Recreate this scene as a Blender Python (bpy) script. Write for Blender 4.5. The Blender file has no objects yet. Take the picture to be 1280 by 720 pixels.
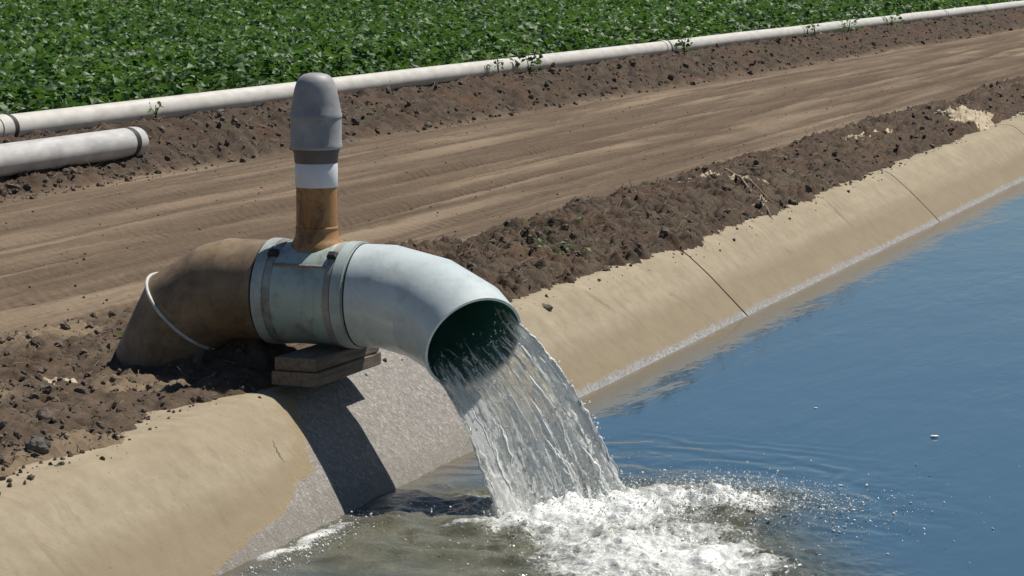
import bpy, math, random
import numpy as np
from mathutils import Vector, Matrix

# ------------------------------------------------------------------ camera, sky, sun, exposure
sc = bpy.context.scene
col = sc.collection
CAM = Vector((3.812, -8.064, 1.501))
TH, PHI = math.radians(7.583), math.radians(20.919)
fh = Vector((-math.sin(PHI), math.cos(PHI), 0)); cr = Vector((math.cos(PHI), math.sin(PHI), 0))
cf = fh*math.cos(TH) + Vector((0, 0, -math.sin(TH))); cu = cr.cross(cf)
cam = bpy.data.cameras.new('camera'); camo = bpy.data.objects.new('camera', cam); col.objects.link(camo)
M3 = Matrix((cr, cu, -cf)).transposed()
camo.matrix_world = Matrix.Translation(CAM) @ M3.to_4x4()
cam.sensor_width = 36; cam.lens = 90; cam.clip_start = .1; cam.clip_end = 3000
sc.camera = camo

SUN = Vector((.29, .50, 1.0)).normalized()
w = bpy.data.worlds.new('World'); sc.world = w; w.use_nodes = True
nt = w.node_tree; bg = nt.nodes['Background']
sky = nt.nodes.new('ShaderNodeTexSky'); sky.sky_type = 'NISHITA'; sky.sun_disc = False
sky.sun_elevation = math.asin(SUN.z); sky.sun_rotation = math.atan2(SUN.x, SUN.y)
sky.air_density = 1.0; sky.dust_density = .05; sky.ozone_density = 3.0
nt.links.new(sky.outputs[0], bg.inputs[0]); bg.inputs[1].default_value = .05
sl = bpy.data.lights.new('sun', 'SUN'); sl.energy = 5.0; sl.angle = math.radians(.5); sl.color = (1, .95, .87)
so = bpy.data.objects.new('sun', sl); col.objects.link(so)
so.rotation_euler = SUN.to_track_quat('Z', 'Y').to_euler(); so.location = SUN*60
sc.view_settings.view_transform = 'Standard'; sc.view_settings.look = 'None'
sc.view_settings.exposure = .16; sc.view_settings.gamma = 1

# ------------------------------------------------------------------ numpy noise
rng = np.random.default_rng(7); random.seed(7)
def _h(ix, iy, s):
    n = (ix.astype(np.int64)*374761393 + iy.astype(np.int64)*668265263 + s*1442695041) & 0xFFFFFFFF
    n = ((n ^ (n >> 13))*1274126177) & 0xFFFFFFFF
    n = ((n ^ (n >> 16))*2246822519) & 0xFFFFFFFF
    return ((n ^ (n >> 15)) & 0xFFFFFF)/float(0xFFFFFF)
def vn(x, y, s=0):
    x = np.asarray(x, float); y = np.asarray(y, float)
    ix = np.floor(x); iy = np.floor(y); fx = x-ix; fy = y-iy
    fx = fx*fx*fx*(fx*(fx*6-15)+10); fy = fy*fy*fy*(fy*(fy*6-15)+10)
    a = _h(ix, iy, s); b = _h(ix+1, iy, s); c = _h(ix, iy+1, s); d = _h(ix+1, iy+1, s)
    return (a+(b-a)*fx)*(1-fy)+(c+(d-c)*fx)*fy
def fbm(x, y, o=4, s=0, g=.5):
    t = 0; a = 1; n = 0
    for i in range(o):
        t = t+a*(vn(x*2**i+i*17.3, y*2**i-i*9.1, s+i)*2-1); n += a; a *= g
    return t/n
def billow(x, y, o=3, s=0):
    t = 0; a = 1; n = 0
    for i in range(o):
        t = t+a*np.abs(vn(x*2**i+i*5.3, y*2**i-i*7.1, s+i)*2-1); n += a; a *= .5
    return t/n
def sm(a, b, x):
    t = np.clip((np.asarray(x, float)-a)/(b-a), 0, 1); return t*t*(3-2*t)

# ------------------------------------------------------------------ object helpers
def link(o, parent=None):
    col.objects.link(o)
    if parent is not None: o.parent = parent
    return o
def mesh(name, v, f, mat, parent=None, smooth=True, attrs=None):
    me = bpy.data.meshes.new(name)
    v = np.asarray(v, np.float32)
    if isinstance(f, np.ndarray):
        k = f.shape[1]; nf = len(f)
        me.vertices.add(len(v)); me.vertices.foreach_set('co', v.ravel())
        me.loops.add(nf*k); me.loops.foreach_set('vertex_index', f.astype(np.int32).ravel())
        me.polygons.add(nf); me.polygons.foreach_set('loop_start', np.arange(0, nf*k, k, dtype=np.int32))
        me.update(calc_edges=True); me.validate()
    else:
        me.from_pydata(v.tolist(), [], f); me.update()
    me.polygons.foreach_set('use_smooth', np.full(len(me.polygons), smooth))
    for an, av in (attrs or {}).items():
        a = me.attributes.new(an, 'FLOAT', 'POINT'); a.data.foreach_set('value', np.asarray(av, np.float32))
    if mat is not None:
        for m in (mat if isinstance(mat, (list, tuple)) else [mat]): me.materials.append(m)
    return link(bpy.data.objects.new(name, me), parent)
def tag(o, label=None, cat=None, group=None, kind=None):
    for k, x in (('label', label), ('category', cat), ('group', group), ('kind', kind)):
        if x: o[k] = x
    return o
def empty(name, loc=(0, 0, 0)):
    o = bpy.data.objects.new(name, None); o.location = loc; o.empty_display_size = .1; return link(o)
def grid_faces(nu, nv, wrap=False):
    i, j = np.meshgrid(np.arange(nu-1), np.arange(nv if wrap else nv-1), indexing='ij')
    j2 = (j+1) % nv
    return np.stack([i*nv+j, i*nv+j2, (i+1)*nv+j2, (i+1)*nv+j], -1).reshape(-1, 4)
def split_smooth(o, deg=35):
    me = o.data
    try:
        me.set_sharp_from_angle(angle=math.radians(deg))
    except Exception: pass

def frame(d):
    d = Vector(d).normalized(); ref = Vector((0, 0, 1)) if abs(d.z) < .9 else Vector((0, 1, 0))
    a = ref.cross(d).normalized(); return d, a, d.cross(a)
def sweep(path, radii, n=48, start=None):
    """rings mitred at the kinks of a path; returns verts (m*n)"""
    P = [Vector(p) for p in path]; m = len(P)
    if not hasattr(radii, '__len__'): radii = [radii]*m
    d0 = (P[1]-P[0]).normalized(); _, a, b = frame(d0)
    out = []
    pts = [P[0]+(a*math.cos(t)+b*math.sin(t)) for t in np.linspace(0, 2*math.pi, n, endpoint=False)]
    off = [p-P[0] for p in pts]
    dirs = [(P[i+1]-P[i]).normalized() for i in range(m-1)]
    for i in range(m):
        if i == 0: nrm = dirs[0]; din = dirs[0]
        elif i == m-1: nrm = dirs[-1]; din = dirs[-1]
        else: nrm = (dirs[i-1]+dirs[i]).normalized(); din = dirs[i-1]
        ring = []
        for o in off:
            o2 = o - din*(o.dot(nrm)/din.dot(nrm)); ring.append(o2)
        for o in ring: out.append(P[i]+o*radii[i])
        if i < m-1:
            q = din.rotation_difference(dirs[i]); off = [q @ o for o in off] if i > 0 else off
    return np.array([tuple(p) for p in out])
def tube(name, path, radii, mat, parent=None, n=48, caps=(False, False), sharp=30):
    v = sweep(path, radii, n); m = len(path)
    f = [tuple(int(q) for q in r) for r in grid_faces(m, n, True)]
    if caps[0]: f.append(tuple(range(n-1, -1, -1)))
    if caps[1]: f.append(tuple(range((m-1)*n, m*n)))
    o = mesh(name, v, f, mat, parent); split_smooth(o, sharp); return o
def lathe(name, prof, mat, parent=None, n=40, base=(0, 0, 0), axis=(0, 0, 1), sharp=30):
    d, a, b = frame(axis); base = Vector(base); v = []
    for r, h in prof:
        for t in np.linspace(0, 2*math.pi, n, endpoint=False):
            v.append(tuple(base+d*h+(a*math.cos(t)+b*math.sin(t))*r))
    f = [tuple(int(q) for q in r) for r in grid_faces(len(prof), n, True)]
    if prof[0][0] > .001: f.append(tuple(range(n-1, -1, -1)))
    if prof[-1][0] > .001: f.append(tuple(range((len(prof)-1)*n, len(prof)*n)))
    o = mesh(name, v, f, mat, parent); split_smooth(o, sharp); return o
def band(name, x0, x1, r0, r1, mat, parent, c=(0, 0, 0), axis=(1, 0, 0), n=56):
    """a ring of rectangular section round an axis"""
    return lathe_ring(name, [(r0, x0), (r1, x0+.002), (r1, x1-.002), (r0, x1)], mat, parent, c, axis, n)
def lathe_ring(name, prof, mat, parent, base, axis, n=56):
    d, a, b = frame(axis); base = Vector(base); v = []
    for r, h in prof:
        for t in np.linspace(0, 2*math.pi, n, endpoint=False):
            v.append(tuple(base+d*h+(a*math.cos(t)+b*math.sin(t))*r))
    k = len(prof); f = [tuple(int(q) for q in r) for r in grid_faces(k, n, True)]
    for j in range(n): f.append(((k-1)*n+j, (k-1)*n+(j+1) % n, (j+1) % n, j))
    o = mesh(name, v, f, mat, parent); split_smooth(o, 30); return o

_ico = None
def ico(level):
    import bmesh
    bm = bmesh.new(); bmesh.ops.create_icosphere(bm, subdivisions=level, radius=1)
    v = np.array([x.co[:] for x in bm.verts]); f = np.array([[y.index for y in x.verts] for x in bm.faces]); bm.free(); return v, f
ICO1, ICO2, ICO3 = ico(1), ico(2), ico(3)
def rand_rot(n):
    q = rng.normal(size=(n, 4)); q /= np.linalg.norm(q, axis=1)[:, None]; w_, x, y, z = q.T
    return np.stack([1-2*(y*y+z*z), 2*(x*y-z*w_), 2*(x*z+y*w_), 2*(x*y+z*w_), 1-2*(x*x+z*z), 2*(y*z-x*w_), 2*(x*z-y*w_), 2*(y*z+x*w_), 1-2*(x*x+y*y)], -1).reshape(n, 3, 3)
def scatter_blobs(pos, size, base, squash=(1, 1, 1), rough=.25):
    V, F = base; n = len(pos)
    R = rand_rot(n); s = (rng.uniform(.7, 1.3, (n, 1, 3))*np.array(squash))*size[:, None, None]
    v = V[None]*(1+rng.uniform(-rough, rough, (n, len(V), 1)))*s
    v = np.einsum('nij,nkj->nki', R, v)+pos[:, None]
    f = F[None]+(np.arange(n)*len(V))[:, None, None]
    return v.reshape(-1, 3), f.reshape(-1, F.shape[1])

# ------------------------------------------------------------------ materials
class NT:
    def __init__(s, name):
        s.m = bpy.data.materials.new(name); s.m.use_nodes = True; s.t = s.m.node_tree
        s.b = s.t.nodes['Principled BSDF']; s.out = s.t.nodes['Material Output']
    def n(s, typ, **kw):
        x = s.t.nodes.new(typ)
        for k, v in kw.items(): setattr(x, k, v)
        return x
    def l(s, a, b): s.t.links.new(a, b)
    def coord(s, scale=(1, 1, 1), rot=(0, 0, 0)):
        c = s.n('ShaderNodeTexCoord'); mp = s.n('ShaderNodeMapping'); mp.inputs['Scale'].default_value = scale; mp.inputs['Rotation'].default_value = rot
        s.l(c.outputs['Object'], mp.inputs['Vector']); return mp.outputs[0]
    def noise(s, scale, detail=4, rough=.55, co=None, dist=0, dims=None):
        x = s.n('ShaderNodeTexNoise'); x.inputs['Scale'].default_value = scale; x.inputs['Detail'].default_value = detail
        x.inputs['Roughness'].default_value = rough; x.inputs['Distortion'].default_value = dist
        s.l(co if co is not None else s.coord(), x.inputs['Vector']); return x.outputs['Fac']
    def ramp(s, fac, stops, interp='LINEAR'):
        r = s.n('ShaderNodeValToRGB'); r.color_ramp.interpolation = interp
        e = r.color_ramp.elements
        while len(e) < len(stops): e.new(.5)
        for x, (p, c) in zip(e, stops):
            x.position = p; x.color = (c, c, c, 1) if not hasattr(c, '__len__') else (*c, 1)
        s.l(fac, r.inputs[0]); return r.outputs[0]
    def mix(s, fac, a, b, mode='MIX'):
        x = s.n('ShaderNodeMix', data_type='RGBA', blend_type=mode)
        for sock, val in ((x.inputs['Factor'], fac), (x.inputs['A'], a), (x.inputs['B'], b)):
            if hasattr(val, 'is_linked') or hasattr(val, 'node'): s.l(val, sock)
            elif hasattr(val, '__len__'): sock.default_value = (*val, 1)
            else: sock.default_value = val
        for i in x.inputs:
            pass
        a_, b_ = [i for i in x.inputs if i.name == 'A' and i.type == 'RGBA'][0], [i for i in x.inputs if i.name == 'B' and i.type == 'RGBA'][0]
        for sock, val in ((a_, a), (b_, b)):
            if hasattr(val, 'node'): s.l(val, sock)
            else: sock.default_value = (*val, 1)
        return [o for o in x.outputs if o.type == 'RGBA'][0]
    def math(s, op, a, b=None, clamp=False):
        x = s.n('ShaderNodeMath', operation=op, use_clamp=clamp)
        for i, v in enumerate((a, b)):
            if v is None: continue
            if hasattr(v, 'node'): s.l(v, x.inputs[i])
            else: x.inputs[i].default_value = v
        return x.outputs[0]
    def sep(s):
        c = s.n('ShaderNodeTexCoord'); x = s.n('ShaderNodeSeparateXYZ'); s.l(c.outputs['Object'], x.inputs[0]); return x.outputs
    def attr(s, name):
        x = s.n('ShaderNodeAttribute'); x.attribute_name = name; return x.outputs['Fac']
    def bump(s, h, strength=.5, dist=.01, prev=None):
        x = s.n('ShaderNodeBump'); x.inputs['Strength'].default_value = strength; x.inputs['Distance'].default_value = dist
        s.l(h, x.inputs['Height'])
        if prev is not None: s.l(prev, x.inputs['Normal'])
        return x.outputs[0]
    def set(s, **kw):
        for k, v in kw.items():
            sock = s.b.inputs[k.replace('_', ' ')]
            if hasattr(v, 'node'): s.l(v, sock)
            elif hasattr(v, '__len__'): sock.default_value = (*v, 1) if len(v) == 3 and sock.type == 'RGBA' else v
            else: sock.default_value = v
        return s
def simple(name, c1, c2, scale=8, rough=.6, bump=.2, bscale=None, metallic=0, dist=.004, stretch=(1, 1, 1)):
    t = NT(name); co = t.coord(stretch)
    n1 = t.noise(scale, 5, .6, co)
    t.set(Base_Color=t.ramp(n1, [(.3, c1), (.7, c2)]), Roughness=rough, Metallic=metallic)
    t.set(Normal=t.bump(t.noise(bscale or scale*6, 4, .6, co), bump, dist)); return t.m

def mat_ground():
    t = NT('soil_ground'); X, Y, Z = t.sep()[:3]
    clod = t.attr('clod'); field = t.attr('field'); pale = t.attr('pale')
    fine = t.noise(38, 6, .65); med = t.noise(5, 5, .6)
    road = t.ramp(med, [(.25, (.095, .066, .044)), (.5, (.142, .102, .07)), (.75, (.20, .15, .104))])
    # tyre polish and dust along the track, with rut shade painted into the colour
    str1 = t.noise(1, 6, .7, t.coord((5.5, .13, 1)), .25)
    str2 = t.noise(1, 4, .6, t.coord((15, .5, 1)), .2)
    road = t.mix(.8, road, t.ramp(str1, [(.41, (.048, .033, .022)), (.5, (.128, .092, .062)), (.58, (.30, .235, .165))]))
    big = t.noise(1, 4, .6, t.coord((1.1, .22, 1)), .6)
    road = t.mix(t.ramp(big, [(.42, .5), (.58, 0.)]), road, (.065, .045, .031))
    road = t.mix(.28, road, t.ramp(str2, [(.3, (.07, .048, .033)), (.7, (.27, .205, .14))]))
    road = t.mix(t.math('MULTIPLY', t.attr('rut'), .85), road, (.055, .038, .026))
    road = t.mix(.2, road, t.ramp(fine, [(.3, (.06, .042, .028)), (.7, (.27, .20, .138))]))
    soil = t.ramp(t.noise(7, 6, .7), [(.25, (.028, .020, .015)), (.5, (.060, .044, .033)), (.75, (.115, .087, .065))])
    soil = t.mix(t.ramp(t.noise(2.2, 3), [(.50, 0.), (.66, .65)]), soil, (.10, .057, .036))
    soil = t.mix(t.ramp(t.noise(3.3, 4, .6, t.coord((1, 1.3, 1))), [(.53, 0.), (.68, .6)]), soil, (.085, .078, .05))
    soil = t.mix(t.ramp(t.noise(60, 3, .7), [(.55, 0.), (.8, .6)]), soil, (.19, .145, .105))
    soil = t.mix(pale, soil, (.25, .19, .125))
    c = t.mix(clod, road, soil)
    fld = t.ramp(t.noise(3, 5, .7), [(.3, (.03, .055, .014)), (.7, (.055, .1, .025))])
    c = t.mix(field, c, fld)
    t.set(Base_Color=c, Roughness=.95, Specular_IOR_Level=.12)
    lug = t.math('MULTIPLY', t.math('SINE', t.math('ADD', t.math('MULTIPLY', Y, 62.), t.math('MULTIPLY', t.math('SINE', t.math('MULTIPLY', X, 24.)), 2.5))), t.attr('rut'))
    b = t.bump(t.math('MULTIPLY', lug, t.ramp(t.noise(1.3, 3), [(.42, 0.), (.6, 1.)])), .7, .012); b = t.bump(t.noise(120, 4, .7), .5, .006, b); b = t.bump(t.noise(26, 5, .65), .55, .018, b); t.set(Normal=b)
    return t.m
def mat_concrete():
    t = NT('silted_concrete'); X, Y, Z = t.sep()[:3]
    n1 = t.noise(2.2, 6, .6); n2 = t.noise(14, 6, .65); n3 = t.noise(90, 3, .6)
    c = t.ramp(n1, [(.3, (.245, .203, .138)), (.55, (.315, .265, .185)), (.75, (.38, .325, .232))])
    c = t.mix(.42, c, t.ramp(n2, [(.25, (.195, .158, .105)), (.7, (.40, .342, .245))]))
    # faint tide lines that run along the canal
    ln = t.noise(1, 4, .6, t.coord((9, .25, 9)))
    c = t.mix(t.ramp(ln, [(.45, 0.), (.7, .4)]), c, (.235, .185, .115))
    # darker tone on the lower half
    lowz = t.math('ADD', t.math('MULTIPLY', Z, -5.5), t.math('MULTIPLY', n1, .9))
    c = t.mix(t.ramp(lowz, [(1.25, 0.), (1.6, .42)]) if False else t.ramp(t.math('MULTIPLY', lowz, .5), [(.62, 0.), (.80, .62)]), c, (.205, .162, .103))
    spk = t.ramp(t.noise(55, 3, .5), [(.66, 0.), (.74, .5)])
    c = t.mix(spk, c, (.16, .12, .075))
    c = t.mix(t.ramp(t.noise(3.1, 5, .7, t.coord((1, 2.2, 1.4)), 1.2), [(.56, 0.), (.7, .4)]), c, (.17, .135, .085))
    # mineral and foam crust just over the water line
    cz = t.math('ADD', Z, t.math('MULTIPLY', t.math('SUBTRACT', t.noise(9, 4, .7), .5), .05))
    crust = t.ramp(t.math('ADD', t.math('MULTIPLY', cz, 4), 2), [(.705, 1.), (.765, 0.)])
    crc = t.ramp(t.noise(70, 4, .7), [(.3, (.12, .115, .11)), (.52, (.27, .27, .275)), (.7, (.5, .5, .5))])
    crust = t.math('MULTIPLY', crust, t.ramp(t.math('MULTIPLY', Y, .25), [(.3, 0.), (.45, 1.)]))
    c = t.mix(t.math('MULTIPLY', crust, .85), c, crc)
    # bare scoured aggregate beside the outfall
    edge = t.math('ADD', t.math('MULTIPLY', t.math('SUBTRACT', t.noise(5, 5, .6), .5), .42), Y)
    xq = t.math('POWER', t.math('MAXIMUM', t.math('SUBTRACT', X, .2), 0.), 2.)
    lo = t.math('ADD', t.math('ADD', t.math('MULTIPLY', X, 1.2), .3), t.math('MULTIPLY', xq, 35.))   # spreads towards the camera lower down
    a1 = t.ramp(t.math('ADD', t.math('ADD', edge, lo), 0.5), [(.43, 0.), (.58, 1.)])
    a2 = t.ramp(t.math('MULTIPLY', t.math('ADD', edge, t.math('MULTIPLY', X, -.9)), .4), [(.36, 1.), (.46, 0.)])
    agg = t.math('MULTIPLY', a1, a2)
    v = t.n('ShaderNodeTexVoronoi'); v.inputs['Scale'].default_value = 120; t.l(t.coord(), v.inputs['Vector'])
    sepc = t.n('ShaderNodeSeparateColor'); t.l(v.outputs['Color'], sepc.inputs[0])
    ac = t.ramp(sepc.outputs[0], [(.0, (.15, .135, .12)), (.5, (.215, .198, .18)), (.85, (.29, .27, .245)), (1, (.45, .43, .40))])
    ac = t.mix(.45, ac, t.ramp(t.noise(30, 5, .7), [(.3, (.16, .145, .13)), (.7, (.37, .345, .31))]))
    wet = t.ramp(t.math('ADD', t.math('MULTIPLY', Z, 2), 1), [(.36, 1.), (.5, 0.)])
    ac = t.mix(t.math('MULTIPLY', wet, .45), ac, (.16, .145, .12))
    rimc = t.math('MULTIPLY', t.math('MULTIPLY', a1, t.math('SUBTRACT', 1., a1)), 2.4)
    c = t.mix(agg, c, ac); c = t.mix(rimc, c, (.26, .19, .09))
    t.set(Base_Color=c, Roughness=.88, Specular_IOR_Level=.2)
    h = t.math('MULTIPLY', v.outputs['Distance'], agg)
    b = t.bump(h, .55, .005); b = t.bump(n2, .25, .006, b); b = t.bump(n3, .35, .003, b); t.set(Normal=b)
    return t.m
def mat_pipe(name, light_tone, dark, rust=.25, rc=(.16, .085, .035), rough=.5):
    t = NT(name)
    n1 = t.noise(5, 6, .65); st = t.noise(1, 5, .65, t.coord((22, 22, 3)))
    c = t.ramp(n1, [(.3, dark), (.65, light_tone)])  # random mottling between a darker and a paler tone
    c = t.mix(t.ramp(st, [(.56, 0.), (.74, rust)]), c, rc)
    c = t.mix(t.ramp(t.noise(26, 5, .7), [(.62, 0.), (.76, rust*1.6)]), c, rc)
    c = t.mix(t.ramp(t.noise(9, 6, .72, None, .6), [(.50, 0.), (.68, min(1, rust*1.5))]), c, rc)
    t.set(Base_Color=c, Roughness=t.ramp(n1, [(.3, rough+.12), (.7, rough-.08)]), Specular_IOR_Level=.65)
    b = t.bump(t.noise(3, 3), .25, .02); b = t.bump(t.noise(45, 4, .6), .18, .003, b); t.set(Normal=b); return t.m
def mat_leaf():
    t = NT('crop_leaf'); r = t.attr('tint')
    c = t.ramp(r, [(0, (.024, .066, .013)), (.45, (.056, .124, .031)), (.8, (.13, .235, .058)), (1, (.25, .32, .13))])
    t.set(Base_Color=c, Roughness=.5, Specular_IOR_Level=.38)
    tr = t.n('ShaderNodeBsdfTranslucent'); t.l(t.mix(.5, c, (.11, .23, .02)), tr.inputs[0])
    mx = t.n('ShaderNodeMixShader'); mx.inputs[0].default_value = .36
    t.l(t.b.outputs[0], mx.inputs[1]); t.l(tr.outputs[0], mx.inputs[2]); t.l(mx.outputs[0], t.out.inputs[0]); return t.m
def mat_water():
    t = NT('canal_water'); foam = t.attr('foam'); turb = t.attr('turb')
    n = t.noise(9, 3, .5)
    c = t.mix(turb, (.038, .088, .140), t.ramp(t.noise(7, 4, .6), [(.3, (.06, .063, .044)), (.7, (.15, .147, .105))]))  # blue of the reflected sky put into the calm water's base colour
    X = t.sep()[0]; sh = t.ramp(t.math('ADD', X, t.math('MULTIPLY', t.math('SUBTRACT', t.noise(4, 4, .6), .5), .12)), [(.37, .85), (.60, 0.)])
    c = t.mix(t.math('MULTIPLY', sh, t.math('SUBTRACT', 1., t.math('MULTIPLY', turb, .7))), c, (.135, .10, .052))  # tan strip painted along the bank for the lining mirrored and showing through
    fn = t.noise(34, 6, .75, None, .9); fn2 = t.noise(75, 4, .7)
    fm = t.math('ADD', t.math('MULTIPLY', fn, .72), t.math('MULTIPLY', fn2, .28))
    fac = t.ramp(t.math('ADD', fm, t.math('SUBTRACT', foam, .5)), [(.47, 0.), (.60, .45), (.80, .97)])
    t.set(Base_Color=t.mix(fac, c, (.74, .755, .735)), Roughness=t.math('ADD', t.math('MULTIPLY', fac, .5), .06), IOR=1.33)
    co = t.coord((1, .33, 1), (0, 0, math.radians(24)))
    w1 = t.noise(3.4, 3, .5, co, .4); w2 = t.noise(13, 3, .55, co, .3)
    calm = t.math('SUBTRACT', 1., t.math('MULTIPLY', turb, .4))
    w2 = t.math('MULTIPLY', w2, t.ramp(t.noise(.9, 3, .6, t.coord((1, .4, 1))), [(.35, .25), (.62, 1.)]))
    b = t.bump(w1, .06, .10); b = t.bump(w2, .20, .02, b); b = t.bump(t.math('MULTIPLY', t.noise(60, 3, .6), turb), .5, .012, b)
    t.set(Normal=b); return t.m
def mat_jet():
    t = NT('falling_water'); u = t.attr('su'); v = t.attr('sv')
    cmb = t.n('ShaderNodeCombineXYZ'); t.l(t.math('MULTIPLY', u, 30.), cmb.inputs[0]); t.l(t.math('MULTIPLY', v, 5.), cmb.inputs[1])
    cmb2 = t.n('ShaderNodeCombineXYZ'); t.l(t.math('MULTIPLY', u, 26.), cmb2.inputs[0]); t.l(t.math('MULTIPLY', v, 13.), cmb2.inputs[1])
    s1 = t.noise(1, 5, .65, cmb.outputs[0], .7); s2 = t.noise(1, 5, .7, cmb2.outputs[0], 1.2)
    f = t.math('ADD', t.math('MULTIPLY', s1, .95), t.math('SUBTRACT', t.math('MULTIPLY', s2, .75), .35))
    f = t.math('ADD', f, t.math('MULTIPLY', t.math('SUBTRACT', v, .5), .24)); f = t.math('ADD', f, t.math('MULTIPLY', t.attr('rim'), .24))
    f = t.math('SUBTRACT', f, t.math('MULTIPLY', t.math('SUBTRACT', .25, t.math('MINIMUM', v, .25)), 1.1))
    fac = t.ramp(f, [(.45, .02), (.52, .22), (.61, 1.)])
    t.set(Base_Color=(.93, .95, .92), Transmission_Weight=1., Roughness=.06, IOR=1.33)
    d = t.n('ShaderNodeBsdfDiffuse'); d.inputs[0].default_value = (.9, .9, .89, 1)
    tr = t.n('ShaderNodeBsdfTranslucent'); tr.inputs[0].default_value = (.92, .93, .9, 1)
    m1 = t.n('ShaderNodeMixShader'); m1.inputs[0].default_value = .6; t.l(d.outputs[0], m1.inputs[1]); t.l(tr.outputs[0], m1.inputs[2])
    tp = t.n('ShaderNodeBsdfTransparent'); tp.inputs[0].default_value = (.97, .98, .97, 1)
    m0 = t.n('ShaderNodeMixShader'); m0.inputs[0].default_value = .58; t.l(t.b.outputs[0], m0.inputs[1]); t.l(tp.outputs[0], m0.inputs[2])
    m2 = t.n('ShaderNodeMixShader'); t.l(fac, m2.inputs[0]); t.l(m0.outputs[0], m2.inputs[1]); t.l(m1.outputs[0], m2.inputs[2])
    t.l(m2.outputs[0], t.out.inputs[0])
    b = t.bump(s2, .5, .012); t.set(Normal=b); t.l(b, d.inputs['Normal']); return t.m
M = {}
M['ground'] = mat_ground(); M['concrete'] = mat_concrete(); M['leaf'] = mat_leaf(); M['water'] = mat_water(); M['jet'] = mat_jet()
M['teal'] = mat_pipe('pale_teal_steel', (.44, .51, .47), (.27, .375, .355), .45, (.16, .085, .035), .38)
M['outlet'] = mat_pipe('chalky_white_teal_paint', (.60, .655, .65), (.47, .545, .55), .2, (.22, .22, .19), .28)
M['brown'] = mat_pipe('rusty_brown_steel', (.29, .205, .115), (.075, .05, .03), .6, (.10, .055, .025), .62)
M['rust'] = mat_pipe('orange_rust_steel', (.40, .21, .07), (.20, .088, .027), .95, (.10, .036, .013), .6)
M['inner'] = mat_pipe('dark_green_lining', (.055, .23, .175), (.03, .13, .10), .2, (.05, .06, .04), .35)
M['strap'] = mat_pipe('stained_band', (.36, .37, .34), (.17, .155, .14), .5, (.06, .035, .022), .5)
M['collar'] = mat_pipe('pale_collar', (.42, .475, .46), (.30, .36, .36), .4, (.2, .15, .1))
M['black'] = simple('black_rubber_and_bore', (.012, .012, .012), (.03, .028, .026), 20, .6)
M['seam'] = simple('weld_seam', (.17, .125, .085), (.33, .30, .26), 30, .6, .4)
M['weld'] = simple('pale_weld_bead', (.42, .40, .35), (.62, .61, .57), 30, .5, .4)
M['cap'] = simple('grey_plastic', (.22, .22, .235), (.38, .37, .37), 12, .55, .15)
M['capdark'] = simple('grey_brown_collar', (.085, .072, .065), (.14, .125, .12), 9, .55, .15)
M['white'] = simple('white_band', (.60, .60, .64), (.72, .72, .74), 9, .5, .1)
M['alu'] = simple('dusty_white_pipe', (.47, .445, .395), (.63, .605, .555), 5, .45, .08, stretch=(3, 1, 3))
M['alug'] = simple('dusty_grey_pipe', (.38, .375, .365), (.60, .585, .56), 5, .42, .08, stretch=(3, 1, 3))
M['wood'] = simple('weathered_wood', (.075, .058, .043), (.19, .152, .118), 9, .8, .5, 30, stretch=(8, .8, 8))
M['woodend'] = simple('sawn_wood_end', (.20, .15, .11), (.33, .26, .19), 30, .8, .4)
M['sheet'] = simple('pale_dry_crust', (.30, .24, .155), (.47, .39, .27), 12, .85, .6, 60, dist=.01)
M['twig'] = simple('dry_twig', (.10, .075, .05), (.26, .2, .14), 30, .85, .4)
M['clod'] = simple('soil_clod', (.06, .045, .034), (.155, .12, .09), 22, .95, .7, 70, dist=.01)
M['greyclod'] = simple('grey_clod', (.06, .055, .05), (.13, .12, .105), 22, .95, .7, 70, dist=.01)
M['joint'] = simple('joint_filler', (.05, .036, .022), (.12, .085, .052), 30, .9, .5)
def mat_drop():
    t = NT('spray'); t.set(Base_Color=(.82, .84, .82), Roughness=.15, IOR=1.33, Transmission_Weight=.1); return t.m  # white body colour stands in for sun sparkle on the drops
M['drop'] = mat_drop()

# ------------------------------------------------------------------ ground
ZW = -.34
LIPX = np.array([-.45, -.06, -.02, .02, .06, .16, .36, .95, 1.2]); LIPZ = np.array([-.012, -.006, -.010, -.026, -.056, -.142, -.335, -.95, -.95])
def lining_z(x): return np.interp(x, LIPX, LIPZ)
def parts_of(x, y, w2=0):
    meander = .10*np.sin(y*.33+.6)+.05*np.sin(y*.81)
    e1 = .06*fbm(y*1.1, y*0+3.1, 3, 11)+w2
    xe = np.interp(y, [-4, -1.9, -1.3, -.8, -.33, .3, 1.2, 1.9, 4.3, 6.5, 9, 12, 16, 60], [-.13, -.11, -.06, -.20, -.09, -.04, -.03, -.03, -.01, .0, -.05, -.10, -.19, -.14]) + e1
    xr = np.interp(y, [-4, 0, 1.5, 4, 9, 22, 60], [-1.6, -1.62, -1.35, -1.05, -1.05, -1.15, -1.2]) + .12*fbm(y*1.3, y*0+9, 4, 13)
    return meander, xe, xr
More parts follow.
